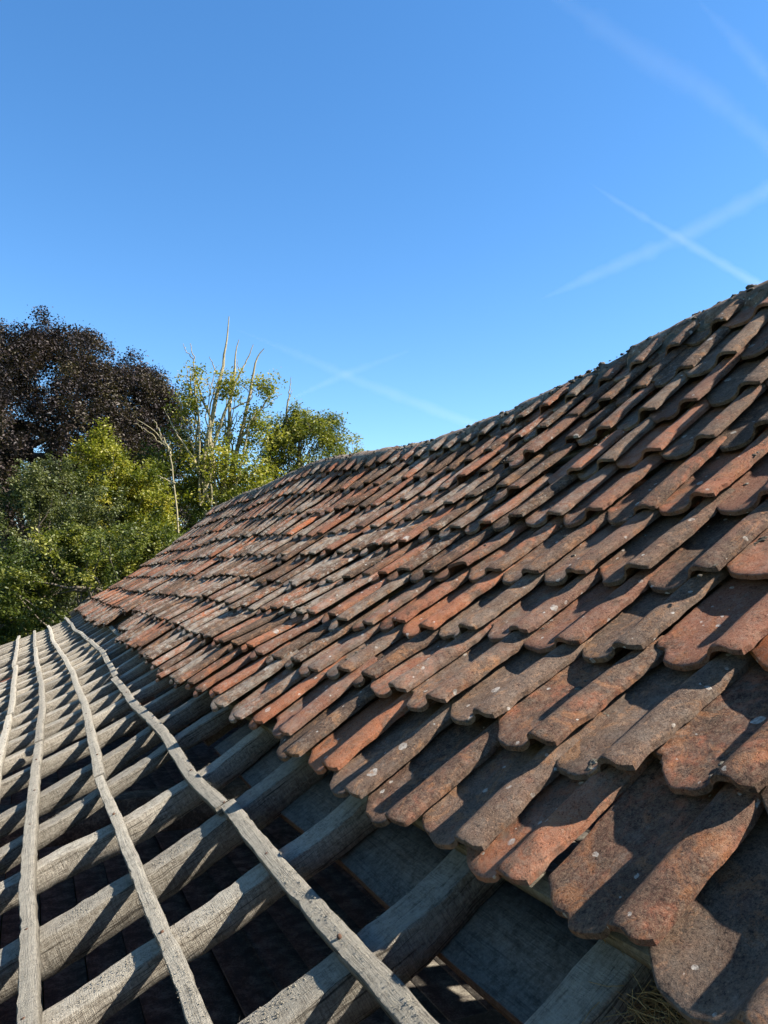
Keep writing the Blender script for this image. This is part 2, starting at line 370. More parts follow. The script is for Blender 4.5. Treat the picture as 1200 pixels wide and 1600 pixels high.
# ------------------------------------------------------------------ battens
BAT = {4: [(28, 1002), (24, 1033), (20.6, 1061), (18, 1100), (15, 1135), (6.5, 1161), (1, 1189)],
 3: [(55, 991), (56, 1022), (61, 1044), (64.6, 1074), (65, 1105), (62, 1135), (57, 1167), (55, 1185), (50, 1250), (42, 1325), (45, 1400), (48, 1500), (50, 1595)],
 2: [(77, 981), (84.5, 1003), (97.5, 1022), (110.5, 1046), (119, 1068), (130, 1096), (139, 1135), (149.5, 1178), (155, 1210), (185, 1285), (215, 1365), (245, 1440), (275, 1505), (310, 1595)],
 1: [(102, 966), (115, 983), (136.5, 998.5), (156, 1016), (171, 1037.5), (180, 1059), (206, 1092), (230, 1113), (253.5, 1139), (300, 1205), (360, 1260), (425, 1340), (475, 1395), (525, 1455), (595, 1530), (660, 1600)]}
def make_batten(sfun, y0, y1, mat, wid=0.019, thk=0.024, step=0.04, rough=0.0006, fuzz=False):
    Y = np.arange(y0, y1, step); n = len(Y)
    ry = np.array(rafter_Y)
    near = np.min(np.abs(Y[:, None]-ry[None]), 1)
    sag = -0.0016*np.clip(near/0.2, 0, 1)**2
    ks = np.interp(Y, ry, rng.normal(size=len(ry))*.0035); kz = np.interp(Y, ry, rng.normal(size=len(ry))*.002)
    s = sfun(Y) + ks
    C = S(Y, s, 0.002) + np.array([0, 0, 1.0])*(sag + kz + .002)[:, None]
    T = np.gradient(C, axis=0); T /= np.linalg.norm(T, axis=1)[:, None]
    t = np.interp(s, _ss, _th); uz = np.stack([-np.sin(t), 0*t, np.cos(t)], -1); ux = np.cross(T, uz)
    w1 = wid + smooth_noise1(n, rng, 2)*0.0008 - 0.004*(rng.random(n) < .03); w2 = wid + smooth_noise1(n, rng, 2)*0.0008 - 0.004*(rng.random(n) < .03); tp = thk + smooth_noise1(n, rng, 4)*0.0006
    P = np.zeros((n, 7, 2))
    for j, (a, b) in enumerate(((-w1+.002, tp), (0*w1, tp+.0003), (w2-.002, tp), (w2, tp-.0025), (w2, 0*tp), (-w1, 0*tp), (-w1, tp-.0025))): P[:, j, 0] = a; P[:, j, 1] = b
    me = sweep('batten', C, ux, uz, P, jitter=rough)
    part('batten', me, mat, barn)
    if fuzz:
        for k in range(int(900)):
            q = int(n*rng.random()**2.2); 
            if Y[q] > 5: continue
            sd = rng.choice([-1, 1]); p = C[q] + ux[q]*sd*wid*rng.uniform(.7, 1.0) + uz[q]*rng.uniform(.2, 1)*thk
            fuzz_spots.append((p, ux[q]*sd + uz[q]*.5, T[q]))
nail_lines = []
for k in (1, 2, 3, 4):
    pts = sorted(h for h in (hit(px_, py_, .022) for px_, py_ in BAT[k]) if h)
    yk = np.array([p[0] for p in pts]); sk = np.array([p[1] for p in pts])
    f = (lambda yk, sk: lambda Y: np.convolve(np.pad(np.interp(Y, yk, sk), 2, mode='edge'), np.ones(5)/5, 'valid'))(yk, sk)
    ye = float(y_end(-0.3))+.05
    cuts = {1: [-.9, 2.17, 5.2, 8.1], 2: [-.9, 3.09, 6.35, 9.6], 3: [-.9, 4.25, 7.3, 10.1], 4: [-.9, 2.6, 5.6, 8.7]}[k] + [ye]
    for q in range(len(cuts)-1):
        make_batten((lambda f, o, y0, sl: lambda Y: f(Y)+o+sl*(Y-y0))(f, rng.normal()*.004, cuts[q], rng.normal()*.0015), cuts[q]+.004, cuts[q+1], M['batten'], step=0.03 if q == 0 else .05, wid=0.0195+rng.normal()*.0012, fuzz=(q == 0))
    nail_lines.append(f)
for q in range(4): make_batten((lambda q: lambda Y: -0.96-.26*q+0*Y)(q), -0.9, 13.0, M['batten'], step=0.08)
for k in range(9):
    make_batten((lambda k: lambda Y: 0.275+GAUGE*k+0*Y)(k), -0.9, float(y_end(.275+GAUGE*k))-.08, M['fresh'] if k < 2 else M['batten'], step=0.08)

# rusty nail heads where battens cross the nearer rafters
nv_, nf_, cnt = [], [], 0
for f in nail_lines:
    for yy_, sk_ in zip(rafter_Y, rafter_skew):
        if yy_ > 5.5: continue
        s_ = float(f(np.array([yy_]))[0]); yq = yy_+sk_*min(s_, 0)+rng.normal()*.008; c = S(yq, s_+rng.normal()*.003, .0275); t_ = float(np.interp(s_, _ss, _th))
        ex = np.array([math.cos(t_), 0, math.sin(t_)]); ey = np.array([0, 1.0, 0]); en = np.array([-math.sin(t_), 0, math.cos(t_)])
        for z_ in (-.004, .0012):
            for q in range(8): nv_.append(c+(ex*math.cos(q*.785)+ey*math.sin(q*.785))*.0042+en*z_)
        nf_ += [(cnt+q, cnt+(q+1) % 8, cnt+8+(q+1) % 8, cnt+8+q) for q in range(8)] + [(cnt+8, cnt+9, cnt+10, cnt+11), (cnt+8, cnt+11, cnt+12, cnt+15), (cnt+12, cnt+13, cnt+14, cnt+15)]; cnt += 16
o = part('nail_heads', mesh_np('nail_heads', np.array(nv_), np.array(nf_)), plain_noise_material('rusty_iron', [(.3, (.03, .018, .012)), (.7, (.12, .06, .035))], 200, .001), barn); o['kind'] = 'stuff'

# ------------------------------------------------------------------ boards (purlin planks) below the rafters
def make_board(s0, s1, n0, thk, y0, y1, mat):
    Y = np.arange(y0, y1, 0.15); n = len(Y); sm = (s0+s1)/2; hw = (s1-s0)/2
    C = S(Y, sm+0*Y, n0); T = np.tile([0, 1.0, 0], (n, 1)); t = np.interp(sm+0*Y, _ss, _th)
    uz = np.stack([-np.sin(t), 0*t, np.cos(t)], -1); ux = np.stack([np.cos(t), 0*t, np.sin(t)], -1)
    e1 = smooth_noise1(n, rng, 4)*0.004; e2 = smooth_noise1(n, rng, 4)*.004
    P = np.zeros((n, 6, 2))
    for j, (a, b) in enumerate(((-hw+e1, 0*e1), (0*e1, smooth_noise1(n, rng, 3)*.001), (hw+e2, 0*e1), (hw+e2, -thk+0*e1), (-hw+e1, -thk+0*e1), (-hw+e1-.001, -thk*.5+0*e1))): P[:, j, 0] = a; P[:, j, 1] = b
    me = sweep('purlin_board', C, ux, uz, P, jitter=.0006)
    part('purlin_board', me, mat, barn)
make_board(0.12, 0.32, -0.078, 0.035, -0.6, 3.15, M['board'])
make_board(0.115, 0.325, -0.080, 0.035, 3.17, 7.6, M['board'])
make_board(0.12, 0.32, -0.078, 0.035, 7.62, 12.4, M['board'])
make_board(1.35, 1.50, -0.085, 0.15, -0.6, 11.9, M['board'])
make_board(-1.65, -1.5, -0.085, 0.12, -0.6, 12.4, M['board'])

# ------------------------------------------------------------------ clay pantiles
TW, TL, TT = 0.246, 0.355, 0.0120
PA = np.array([0, .012, .03, .06, .10, .135, .152, .163, .173, .184, .198, .214, .230, .246])
PZ = np.array([.009, .007, .004, .0008, 0, .002, .007, .016, .028, .038, .0425, .0415, .037, .029])
def profile(a):
    # smooth the control polygon a little
    aa = np.linspace(0, TW, 124); zz = np.interp(aa, PA, PZ); zz = np.convolve(np.pad(zz, 5, mode='reflect', reflect_type='odd'), np.hanning(11)/np.hanning(11).sum(), 'valid')
    return np.interp(a, aa, zz)
def tile_arrays(nx, ny, rg, chip=1.0, amp=1.0):
    a = np.concatenate([[0, .0035], np.linspace(.0035, TW-.0035, nx)[1:-1], [TW-.0035, TW]])
    b = np.concatenate([[0, .004], np.linspace(.004, TL, ny)[1:]])
    A, Bq = np.meshgrid(a, b, indexing='ij')
    # outline of the tail: clipped left corner, softened right corner, worn and chipped edge
    cut = 0.058 + rg.normal()*.007; ck = 0.85 + rg.normal()*.1
    q_ = np.clip(cut-a, 0, None); e = (np.sqrt(q_**2+.00004)-.0063)*ck - 0.009*np.exp(-((a-.1)/.035)**2) + 0.007*np.exp(-((a-.163)/.012)**2) + 0.014*np.clip((a-(TW-.024))/.024, 0, 1)**2
    e = e + np.interp(a, np.linspace(0, TW, 40), smooth_noise1(40, rg, 2))*0.0009*amp
    if rg.random() < .3*chip:
        c0 = rg.uniform(.02, TW); e = e + rg.uniform(.006, .018)*np.clip(1.6-1.6*np.abs(a-c0)/rg.uniform(.010, .03), 0, 1)
    if rg.random() < .13*chip:
        c0 = rg.choice([.035, TW-.015, .1]); e = e + rg.uniform(.015, .04)*np.clip(1.25-1.25*np.abs(a-c0)/rg.uniform(.025, .05), 0, 1)*(1+rg.normal(size=len(a))*.18)
    k = np.clip(1-(Bq)/0.13, 0, 1)
    Bq = Bq + e[:, None]*k
    side = np.interp(b, np.linspace(0, TL, 30), smooth_noise1(30, rg, 3))*.0014*amp
    A = A + np.where(A < .002, 1, 0)*np.abs(side)[None] - np.where(A > TW-.002, 1, 0)*np.abs(side)[None]
    pan = 1 + rg.normal()*.08
    Z = profile(A)*pan
    # fired-clay warp
    Z = Z + rg.normal()*.0035*(A/TW-.5)*(Bq/TL-.4)*4 + rg.normal()*.0025*((Bq/TL-.5)**2)*4
    gx = rg.normal(size=(8, 10)); 
    from_a = np.clip(A/TW*7, 0, 6.999); from_b = np.clip(Bq/TL*9, 0, 8.999)
    i = from_a.astype(int); j = from_b.astype(int); fa = from_a-i; fb = from_b-j
    fa = fa*fa*(3-2*fa); fb = fb*fb*(3-2*fb)
    nz = (gx[i, j]*(1-fa)+gx[i+1, j]*fa)*(1-fb)+(gx[i, j+1]*(1-fa)+gx[i+1, j+1]*fa)*fb
    Z = Z + nz*.0006*amp
    Zt = Z.copy()
    rim = np.zeros_like(Z); rim[0, :] = 1; rim[-1, :] = 1; rim[:, 0] = 1
    Zt -= rim*.0016
    top = np.stack([A-TW/2, Bq, Zt+TT], -1); bot = np.stack([A-TW/2, Bq, Z], -1)
    na, nb = A.shape; idx = np.arange(na*nb).reshape(na, nb)
    Ft = np.stack([idx[:-1, :-1], idx[1:, :-1], idx[1:, 1:], idx[:-1, 1:]], -1).reshape(-1, 4)
    Fb = Ft[:, ::-1] + na*nb
    loop = np.concatenate([idx[:, 0], idx[-1, 1:], idx[-2::-1, -1], idx[0, -2:0:-1]])
    rimt = top.reshape(-1, 3)[loop]; rimb = bot.reshape(-1, 3)[loop]; m = len(loop)
    o = 2*na*nb; q = np.arange(m); qn = (q+1) % m
    Fs = np.stack([o+q, o+m+q, o+m+qn, o+qn], -1)
    V = np.concatenate([top.reshape(-1, 3), bot.reshape(-1, 3), rimt, rimb])
    F = np.concatenate([Ft, Fb, Fs])
    smooth = np.concatenate([np.ones(len(Ft)+len(Fb), bool), np.zeros(len(Fs), bool)])
    return V, F, smooth
def tile_matrix(Yc, s, dn, yaw, rollt, tail_n):
    """tile frame: x -> towards the viewer along the course (-Y), y -> up the slope, z -> off the roof"""
    p0 = S(Yc, s, tail_n); p1 = S(Yc, s+TL, 0.026)
    y = p1-p0; y /= np.linalg.norm(y); pa = S(Yc-.1, s+.1, 0); pb = S(Yc+.1, s+.1, 0)
    x = (pa-pb); x -= y*(x@y); x /= np.linalg.norm(x); z = np.cross(x, y)
    R_ = np.stack([x, y, z], 1)
    cy, sy = math.cos(yaw), math.sin(yaw); cr, sr = math.cos(rollt), math.sin(rollt)
    R_ = R_ @ np.array([[cy, -sy, 0], [sy, cy, 0], [0, 0, 1]]) @ np.array([[cr, 0, sr], [0, 1, 0], [-sr, 0, cr]])
    return R_, p0 + z*dn
# special cases seen in the photograph: (course, column) -> adjustments
SPECIAL = {(0, 1): dict(dY=0.055, yaw=-0.03, ds=.004, dn=.004), (0, 0): dict(dY=0.0, yaw=0.02, dn=.006), (0, -1): dict(ds=-.012, dY=.014),
           (1, 4): dict(dn=.010, yaw=.03), (5, 8): dict(ds=-.10, dn=.022, yaw=.06), (5, 7): dict(dY=-.035, yaw=-.03), (6, 9): dict(ds=-.05, dn=.014, yaw=.05), (3, 15): dict(ds=-.045, dn=.012, yaw=-.04), (2, 9): dict(ds=-.03, yaw=.05, dn=.008), (4, 19): dict(ds=-.06, dn=.012), (3, 4): dict(yaw=-.05, dn=.008), (7, 5): dict(ds=-.05, yaw=.06, dn=.01), (7, 6): dict(rollt=.07, dn=.012), (0, 33): None, (0, 32): None, (1, 33): dict(ds=-.02)}
MISS = {(0, 34)}
COLOR = {(2, 0): .96, (2, 1): .47, (2, 20): .97, (1, 4): .847, (1, 3): .86, (6, 16): .965, (1, 2): .66, (1, 1): .62, (0, 0): .5935, (0, 1): .80, (0, -1): .04, (2, 4): .22, (0, 6): .25, (0, 4): .5, (1, 20): .91, (0, 2): .4, (0, 3): .42, (2, 3): .35, (2, 2): .5, (3, 11): .9, (5, 22): .95, (4, 27): .93}
tiles = []
for k in range(9):
    s0 = S_EAVE + GAUGE*k
    base = 0.72 + TW/2 + 0.005*math.sin(k*2.1) + 0.012*math.sin(k*.9)
    j = -5
    while True:
        Yc = base + COVER*j
        if Yc + TW*.35 > y_end(s0+.15): break
        sp = SPECIAL.get((k, j), {})
        jj = j; j += 1
        if sp is None or (k, jj) in MISS: rng.normal(size=6); continue
        u = rng.normal(size=6); far = np.clip(Yc/8, 0.2, 1)
        # the first course lies less regular; slow drift of the whole course line
        drift = 0.012*math.sin(Yc*1.1+k) + 0.008*math.sin(Yc*2.7+2*k)
        ds = np.clip(u[0], -2.2, 2.2)*(0.018 if k == 0 else 0.011) + drift + sp.get('ds', 0)
        if k == 0: ds += -0.02*np.clip((Yc-7.6)/1.0, 0, 1)*0 + (0.06 if 6.6 < Yc < 7.4 else 0)
        dY = u[1]*0.006 + sp.get('dY', 0)
        tail = (0.038 if k == 0 else 0.070)
        tiles.append(dict(k=k, j=jj, Y=Yc+dY, s=s0+ds, dn=max(0, .002+u[2]*.0035)+sp.get('dn', 0), yaw=u[3]*.018+sp.get('yaw', 0), rollt=u[4]*.022+sp.get('rollt', 0), tail=tail, c=COLOR.get((k, jj))))
cam_p = np.array([0, 0, CH])
def visible_size(t):
    p = S(t['Y'], t['s']+.1, .05); d = p-cam_p; q = RM.T @ d
    if q[2] > -.05: return 0
    x = 600+1202*q[0]/-q[2]; y = 800-1202*q[1]/-q[2]
    if not (-60 < x < 1290 and -60 < y < 1720): return 0
    return 1/np.linalg.norm(d)
order = sorted(range(len(tiles)), key=lambda i: -visible_size(tiles[i]))
single = set(order[:300]); rank = {i: r for r, i in enumerate(order)}
rest_V, rest_F, rest_S, rest_R, nv = [], [], [], [], 0
moss_spots = []
for i, t in enumerate(tiles):
    rg = np.random.default_rng(1000+i)
    r_ = rank[i]
    nx, ny = (34, 22) if r_ < 34 else ((20, 11) if r_ < 130 else ((14, 6) if r_ < 300 else (10, 4)))
    V, F, sm = tile_arrays(nx, ny, rg, amp=1.0 if r_ > 80 else 1.2)
    if t['k'] == 8: V[:, 1] *= 0.6
    R_, o_ = tile_matrix(t['Y'], t['s'], t['dn'], t['yaw'], t['rollt'], t['tail'])
    rv = t['c'] if t['c'] is not None else float(np.clip(rg.beta(1.6, 2.1), 0, .99)) + (.0 if rg.random() > .03 else .0)
    if t['c'] is None and t['Y'] > 8 and t['k'] < 4: rv = min(.93, rv*.55+.45)
    if i in single:
        me = mesh_np('tile', V, F); me.polygons.foreach_set('use_smooth', sm)
        float_attr(me, 'tile_random', np.full(len(V), rv))
        o = add_obj('tile', me, M['clay'], barn)
        mw = Matrix([[*R_[0], o_[0]], [*R_[1], o_[1]], [*R_[2], o_[2]], [0, 0, 0, 1]])
        o.matrix_parent_inverse = Matrix.Translation(barn.location).inverted(); o.matrix_basis = mw
        if r_ < 170 and t['k'] > 0:
            for q in range(rg.poisson(1.6 if t['Y'] < 3.5 else .5)):
                a = rg.choice([rg.normal(.145, .012), rg.normal(.06, .03), rg.normal(.2, .02)]); b_ = rg.uniform(.01, .22)
                a = float(np.clip(a, .01, .235)); p = R_ @ np.array([a-TW/2, b_, float(profile(np.array([a]))[0])+TT-.001]) + o_
                moss_spots.append((p, R_, rg.uniform(.003, .0065)*(1.5 if rg.random() < .15 else 1)))
                if rg.random() < .35:
                    for _ in range(5):
                        b2 = b_+rg.normal()*.02
                        moss_spots.append((R_ @ np.array([a-TW/2+rg.normal()*.005, b2, float(profile(np.array([a]))[0])+TT-.002]) + o_, R_, rg.uniform(.003, .006)))
    else:
        rest_V.append(V @ R_.T + o_); rest_F.append(F+nv); rest_S.append(sm); rest_R.append(np.full(len(V), rv)); nv += len(V)
me = mesh_np('tile_field', np.concatenate(rest_V), np.concatenate(rest_F)); me.polygons.foreach_set('use_smooth', np.concatenate(rest_S))
float_attr(me, 'tile_random', np.concatenate(rest_R))
tf = part('tile_field', me, M['clay'], barn); tf['kind'] = 'stuff'

# moss cushions on the tiles
def blob(rg, r):
    th = np.linspace(0, 2*math.pi, 9)[:-1]; V = []; F = []
    for lv, (rr, zz) in enumerate(((1, 0), (.92, .45), (.6, .8))):
        q = 1+rg.normal(size=8)*.16
        for k in range(8): V.append((math.cos(th[k])*rr*q[k]*r, math.sin(th[k])*rr*q[k]*r*1.5, zz*r*(1+rg.normal()*.15)))
    V.append((0, 0, r*.9)); 
    for lv in range(2):
        for k in range(8): F.append((lv*8+k, lv*8+(k+1) % 8, lv*8+8+(k+1) % 8, lv*8+8+k))
    T = [(16+k, 16+(k+1) % 8, 24) for k in range(8)]
    return np.array(V), np.array(F), np.array(T)
mv, mq, mt, nv = [], [], [], 0
for p, R_, r in moss_spots:
    V, F, T = blob(rng, r); V[:, 2] *= .6; a = rng.uniform(0, 6.28); V[:, :2] = V[:, :2] @ np.array([[math.cos(a), -math.sin(a)], [math.sin(a), math.cos(a)]])
    mv.append(V @ R_.T + p); mq.append(F+nv); mt.append(T+nv); nv += len(V)
me = mesh_np('moss', np.concatenate(mv), [np.concatenate(mq), np.concatenate(mt)], True)
o = part('moss', me, M['moss'], barn); o['kind'] = 'stuff'

# ------------------------------------------------------------------ ridge tiles on a mortar bed
def ridge_tile(y0, y1, i):
    n = 9; th = np.linspace(math.radians(-12), math.radians(192), 15)
    Y = np.linspace(y0, y1, n); rr0 = 0.118+rng.normal()*.004; rr = np.linspace(rr0-.004, rr0+.012, n)
    px_ = S(Y, S_RIDGE+0*Y, 0.0)
    lift = rng.normal()*.004+.012; tilt = rng.normal()*.008
    top, bot = [], []
    for q in range(n):
        c = px_[q] + np.array([0.02, 0, -0.025+lift+tilt*(q/n-.5)])
        w = smooth_noise1(15, rng, 3)*.0014
        for k, t in enumerate(th):
            d = np.array([-math.cos(t)*1.18, 0, math.sin(t)*.88])
            top.append(c+d*(rr[q]+w[k])); bot.append(c+d*(rr[q]-.017))
    V = np.array(top+bot); N = n*15; idx = np.arange(N).reshape(n, 15)
    Ft = np.stack([idx[:-1, :-1], idx[1:, :-1], idx[1:, 1:], idx[:-1, 1:]], -1).reshape(-1, 4)
    loop = np.concatenate([idx[0], idx[1:, -1], idx[-1, -2::-1], idx[-2:0:-1, 0]]); m = len(loop); q = np.arange(m); qn = (q+1) % m
    V = np.concatenate([V, V[loop], V[loop+N]])
    Fs = np.stack([2*N+q, 2*N+qn, 2*N+m+qn, 2*N+m+q], -1)
    F = np.concatenate([Ft[:, ::-1], Ft+N, Fs])
    me = mesh_np('ridge_tile', V, F); sm = np.concatenate([np.ones(2*len(Ft), bool), np.zeros(m, bool)]); me.polygons.foreach_set('use_smooth', sm)
    float_attr(me, 'tile_random', np.full(len(V), .05))
    part('ridge_tile', me, M['ridge_clay'], barn)
y = -0.6; i = 0
Y_TOP = float(y_end(S_RIDGE))
while y < Y_TOP-.1:
    L = 0.47+rng.normal()*.02; ridge_tile(y, min(y+L+.05, Y_TOP+.02), i); y += L; i += 1
# mortar bed: lumpy strip under the ridge tiles on the visible side
Y = np.arange(-.6, Y_TOP, .02); n = len(Y); cols = 9
V = []
for c in range(cols):
    f = c/(cols-1); s_ = S_RIDGE-.175+.16*f + smooth_noise1(n, rng, 2)*.008*(1-f); nn = 0.045+.055*math.sin(f*math.pi*.6)+smooth_noise1(n, rng, 2)*.006
    V.append(S(Y, s_, nn))
V = np.stack(V, 1); idx = np.arange(n*cols).reshape(n, cols)
F = np.stack([idx[:-1, :-1], idx[:-1, 1:], idx[1:, 1:], idx[1:, :-1]], -1).reshape(-1, 4)[:, ::-1]
part('mortar_bed', mesh_np('mortar_bed', V.reshape(-1, 3), F, True), M['mortar'], barn)
# moss and mortar crumbs along the ridge line
mv, mq, mt, nv = [], [], [], 0
for k in range(1500):
    yq = rng.uniform(1, Y_TOP); V, F, T = blob(rng, .003+.012*rng.random()**3); c = S(yq, S_RIDGE, 0.0)
    th_ = rng.uniform(.02, 1.25); p = c + np.array([.02-math.cos(th_)*1.18*.121, 0, -.013+math.sin(th_)*.88*.121])
    mv.append(V+p); mq.append(F+nv); mt.append(T+nv); nv += len(V)
o = part('ridge_moss', mesh_np('ridge_moss', np.concatenate(mv), [np.concatenate(mq), np.concatenate(mt)], True), M['moss'], barn); o['kind'] = 'stuff'

# verge board along the far gable
s = np.arange(-.98, S_RIDGE+.02, .1); Yv = y_end(s)+.035; C = S(Yv, s, .0); ux, uz = axes_along_s(0, s)
P = np.array([(-.014, .075), (.014, .075), (.014, -.12), (-.014, -.12)])
s2 = s[s > 0.1]; C2 = S(y_end(s2)+.035, s2, 0); ux2, uz2 = axes_along_s(0, s2)
part('verge_board', sweep('verge_board', C2, ux2, uz2, P, jitter=.002), M['board'], barn)

# ------------------------------------------------------------------ rear slope: tiles as one mass with a few missing, so the sun reaches the loft
def rear_hole(y, s):
    return any(abs(y-hy) < 0.11 and abs(s-hs) < .14 for hy, hs in REAR_HOLES)
def rear_for_floor(px_, py_):
    """which place on the rear slope the sun passes on its way to the loft floor seen at a photo point"""
    r = ray(px_, py_); t = (LOFT_Z-CH)/r[2]; P0 = r*t + cam_p
    for tt in np.arange(1, 8, .01):
        p = P0+SUN_DIR*tt; sx = X_RIDGE-(p[0]-X_RIDGE)      # mirrored
        if p[0] < X_RIDGE: continue
        s_ = np.interp(sx, _px, _ss); zt = np.interp(s_, _ss, _pz)+CH
        if p[2] > zt: return (float(p[1]), float(s_))
REAR_HOLES = [h for h in (rear_for_floor(640, 1527), rear_for_floor(705, 1508), rear_for_floor(760, 1560), rear_for_floor(655, 1235), rear_for_floor(820, 1345)) if h]
rv_, rf_, rs_, rr_, nv = [], [], [], [], 0
for k in range(13):
    s0 = S_RIDGE-.36-GAUGE*k
    for j in range(-14, 62):
        Yc = COVER*j
        if Yc > y_end(s0) or rear_hole(Yc, s0+.14): continue
        rg = np.random.default_rng(90000+k*100+j)
        if rg.random() < .012: continue
        V, F, sm = tile_arrays(8, 3, rg)
        p0 = S(Yc, s0, .045); p1 = S(Yc, s0+TL, .026)
        for p in (p0, p1): p[0] = 2*X_RIDGE-p[0]
        yv = p1-p0; yv /= np.linalg.norm(yv); xv = np.array([0, 1.0, 0]); zv = np.cross(xv, yv)
        R_ = np.stack([xv, yv, zv], 1)
        rv_.append(V @ R_.T + p0); rf_.append(F+nv); rs_.append(sm); rr_.append(np.full(len(V), rg.random())); nv += len(V)
me = mesh_np('rear_tile_field', np.concatenate(rv_), np.concatenate(rf_)); me.polygons.foreach_set('use_smooth', np.concatenate(rs_))
float_attr(me, 'tile_random', np.concatenate(rr_))
o = part('rear_tile_field', me, M['clay'], barn); o['kind'] = 'stuff'

# ------------------------------------------------------------------ splinters on the sawn wood, straw under the eave tiles
fv, ff, nv = [], [], 0
for p, nrm, along in fuzz_spots:
    nrm = nrm/np.linalg.norm(nrm); L = rng.uniform(.004, .013) if rng.random() < .93 else rng.uniform(.014, .035)
    d = nrm*rng.uniform(.3, 1)+along*rng.normal()*.9+rng.normal(size=3)*.3; d /= np.linalg.norm(d); w = along*rng.uniform(.0008, .0022)
    side = np.cross(d, along); side = side/np.linalg.norm(side)*.0006
    b0 = p - nrm*.002
    fv += [b0-w, b0+w, b0+side, b0+d*L]; ff += [(nv, nv+1, nv+3), (nv+1, nv+2, nv+3), (nv+2, nv, nv+3)]; nv += 4
o = part('splinters', mesh_np('splinters', np.array(fv), np.array(ff)), M['batten'], barn); o['kind'] = 'stuff'

def strand_mass(name, centre, n, spread, L, w):
    fv, ff, nv = [], [], 0
    for k in range(n):
        p = centre + rng.normal(size=3)*spread; d = rng.normal(size=3)*np.array([1, 1, .35]); d /= np.linalg.norm(d)
        b = rng.normal(size=3)*.25; l = L*rng.uniform(.4, 1.2); u = np.cross(d, [0, 0, 1.0]); u /= np.linalg.norm(u)+1e-6
        q = [p+d*l*t+b*l*t*t for t in (0, .5, 1)]
        for a in q: fv += [a-u*w, a+u*w, a+np.array([0, 0, w])]
        for e in range(2):
            i0 = nv+e*3
            ff += [(i0, i0+1, i0+4, i0+3), (i0+1, i0+2, i0+5, i0+4), (i0+2, i0, i0+3, i0+5)]
        nv += 9
    return mesh_np(name, np.array(fv), np.array(ff))
hs = hit(1062, 1588, -.05)
if hs:
    o = add_obj('straw', strand_mass('straw', S(hs[0], hs[1], -.05), 420, np.array([.03, .045, .010]), .05, .0007), M['straw'])
    o['kind'] = 'stuff'; o['label'] = 'tuft of dry yellow straw poking out below the lowest tile at the bottom right'; o['category'] = 'straw'

# dry mortar crumbs and dust clods stuck to the tops of the near timbers
oct_v = np.array([(1, 0, 0), (0, 1, 0), (-1, 0, 0), (0, -1, 0), (0, 0, 1), (0, 0, -.6)], float)
oct_f = np.array([(0, 1, 4), (1, 2, 4), (2, 3, 4), (3, 0, 4), (1, 0, 5), (2, 1, 5), (3, 2, 5), (0, 3, 5)])
cv, cf, nv = [], [], 0
def crumb(p, r):
    global nv
    cv.append(p + oct_v*rng.uniform(.5, 1.3, (6, 1))*r*np.array([1, 1, .7])); cf.append(oct_f+nv); nv += 6
for f in nail_lines:
    for q in range(2600):
        yq = .9+4.6*rng.random()**1.8; s_ = float(f(np.array([yq]))[0]); e_ = rng.uniform(-1, 1); e_ = np.sign(e_)*abs(e_)**.6
        crumb(S(yq, s_+e_*.0165, .0272 if abs(e_) < .85 else rng.uniform(.014, .026)), .0006+.0016*rng.random()**3)
for yy_, sk_ in zip(rafter_Y, rafter_skew):
    if not .8 < yy_ < 5: continue
    for q in range(2200):
        s_ = rng.uniform(-.8, .18); a = rng.uniform(-1, 1); 
        crumb(S(yy_+sk_*min(s_, 0)+a*.026, s_, .0003), .0006+.0018*rng.random()**3)
o = part('mortar_crumbs', mesh_np('mortar_crumbs', np.concatenate(cv), np.concatenate(cf)), plain_noise_material('dry_dust', [(.3, (.10, .085, .065)), (.5, (.21, .185, .14)), (.7, (.33, .295, .23))], 60, .002), barn); o['kind'] = 'stuff'

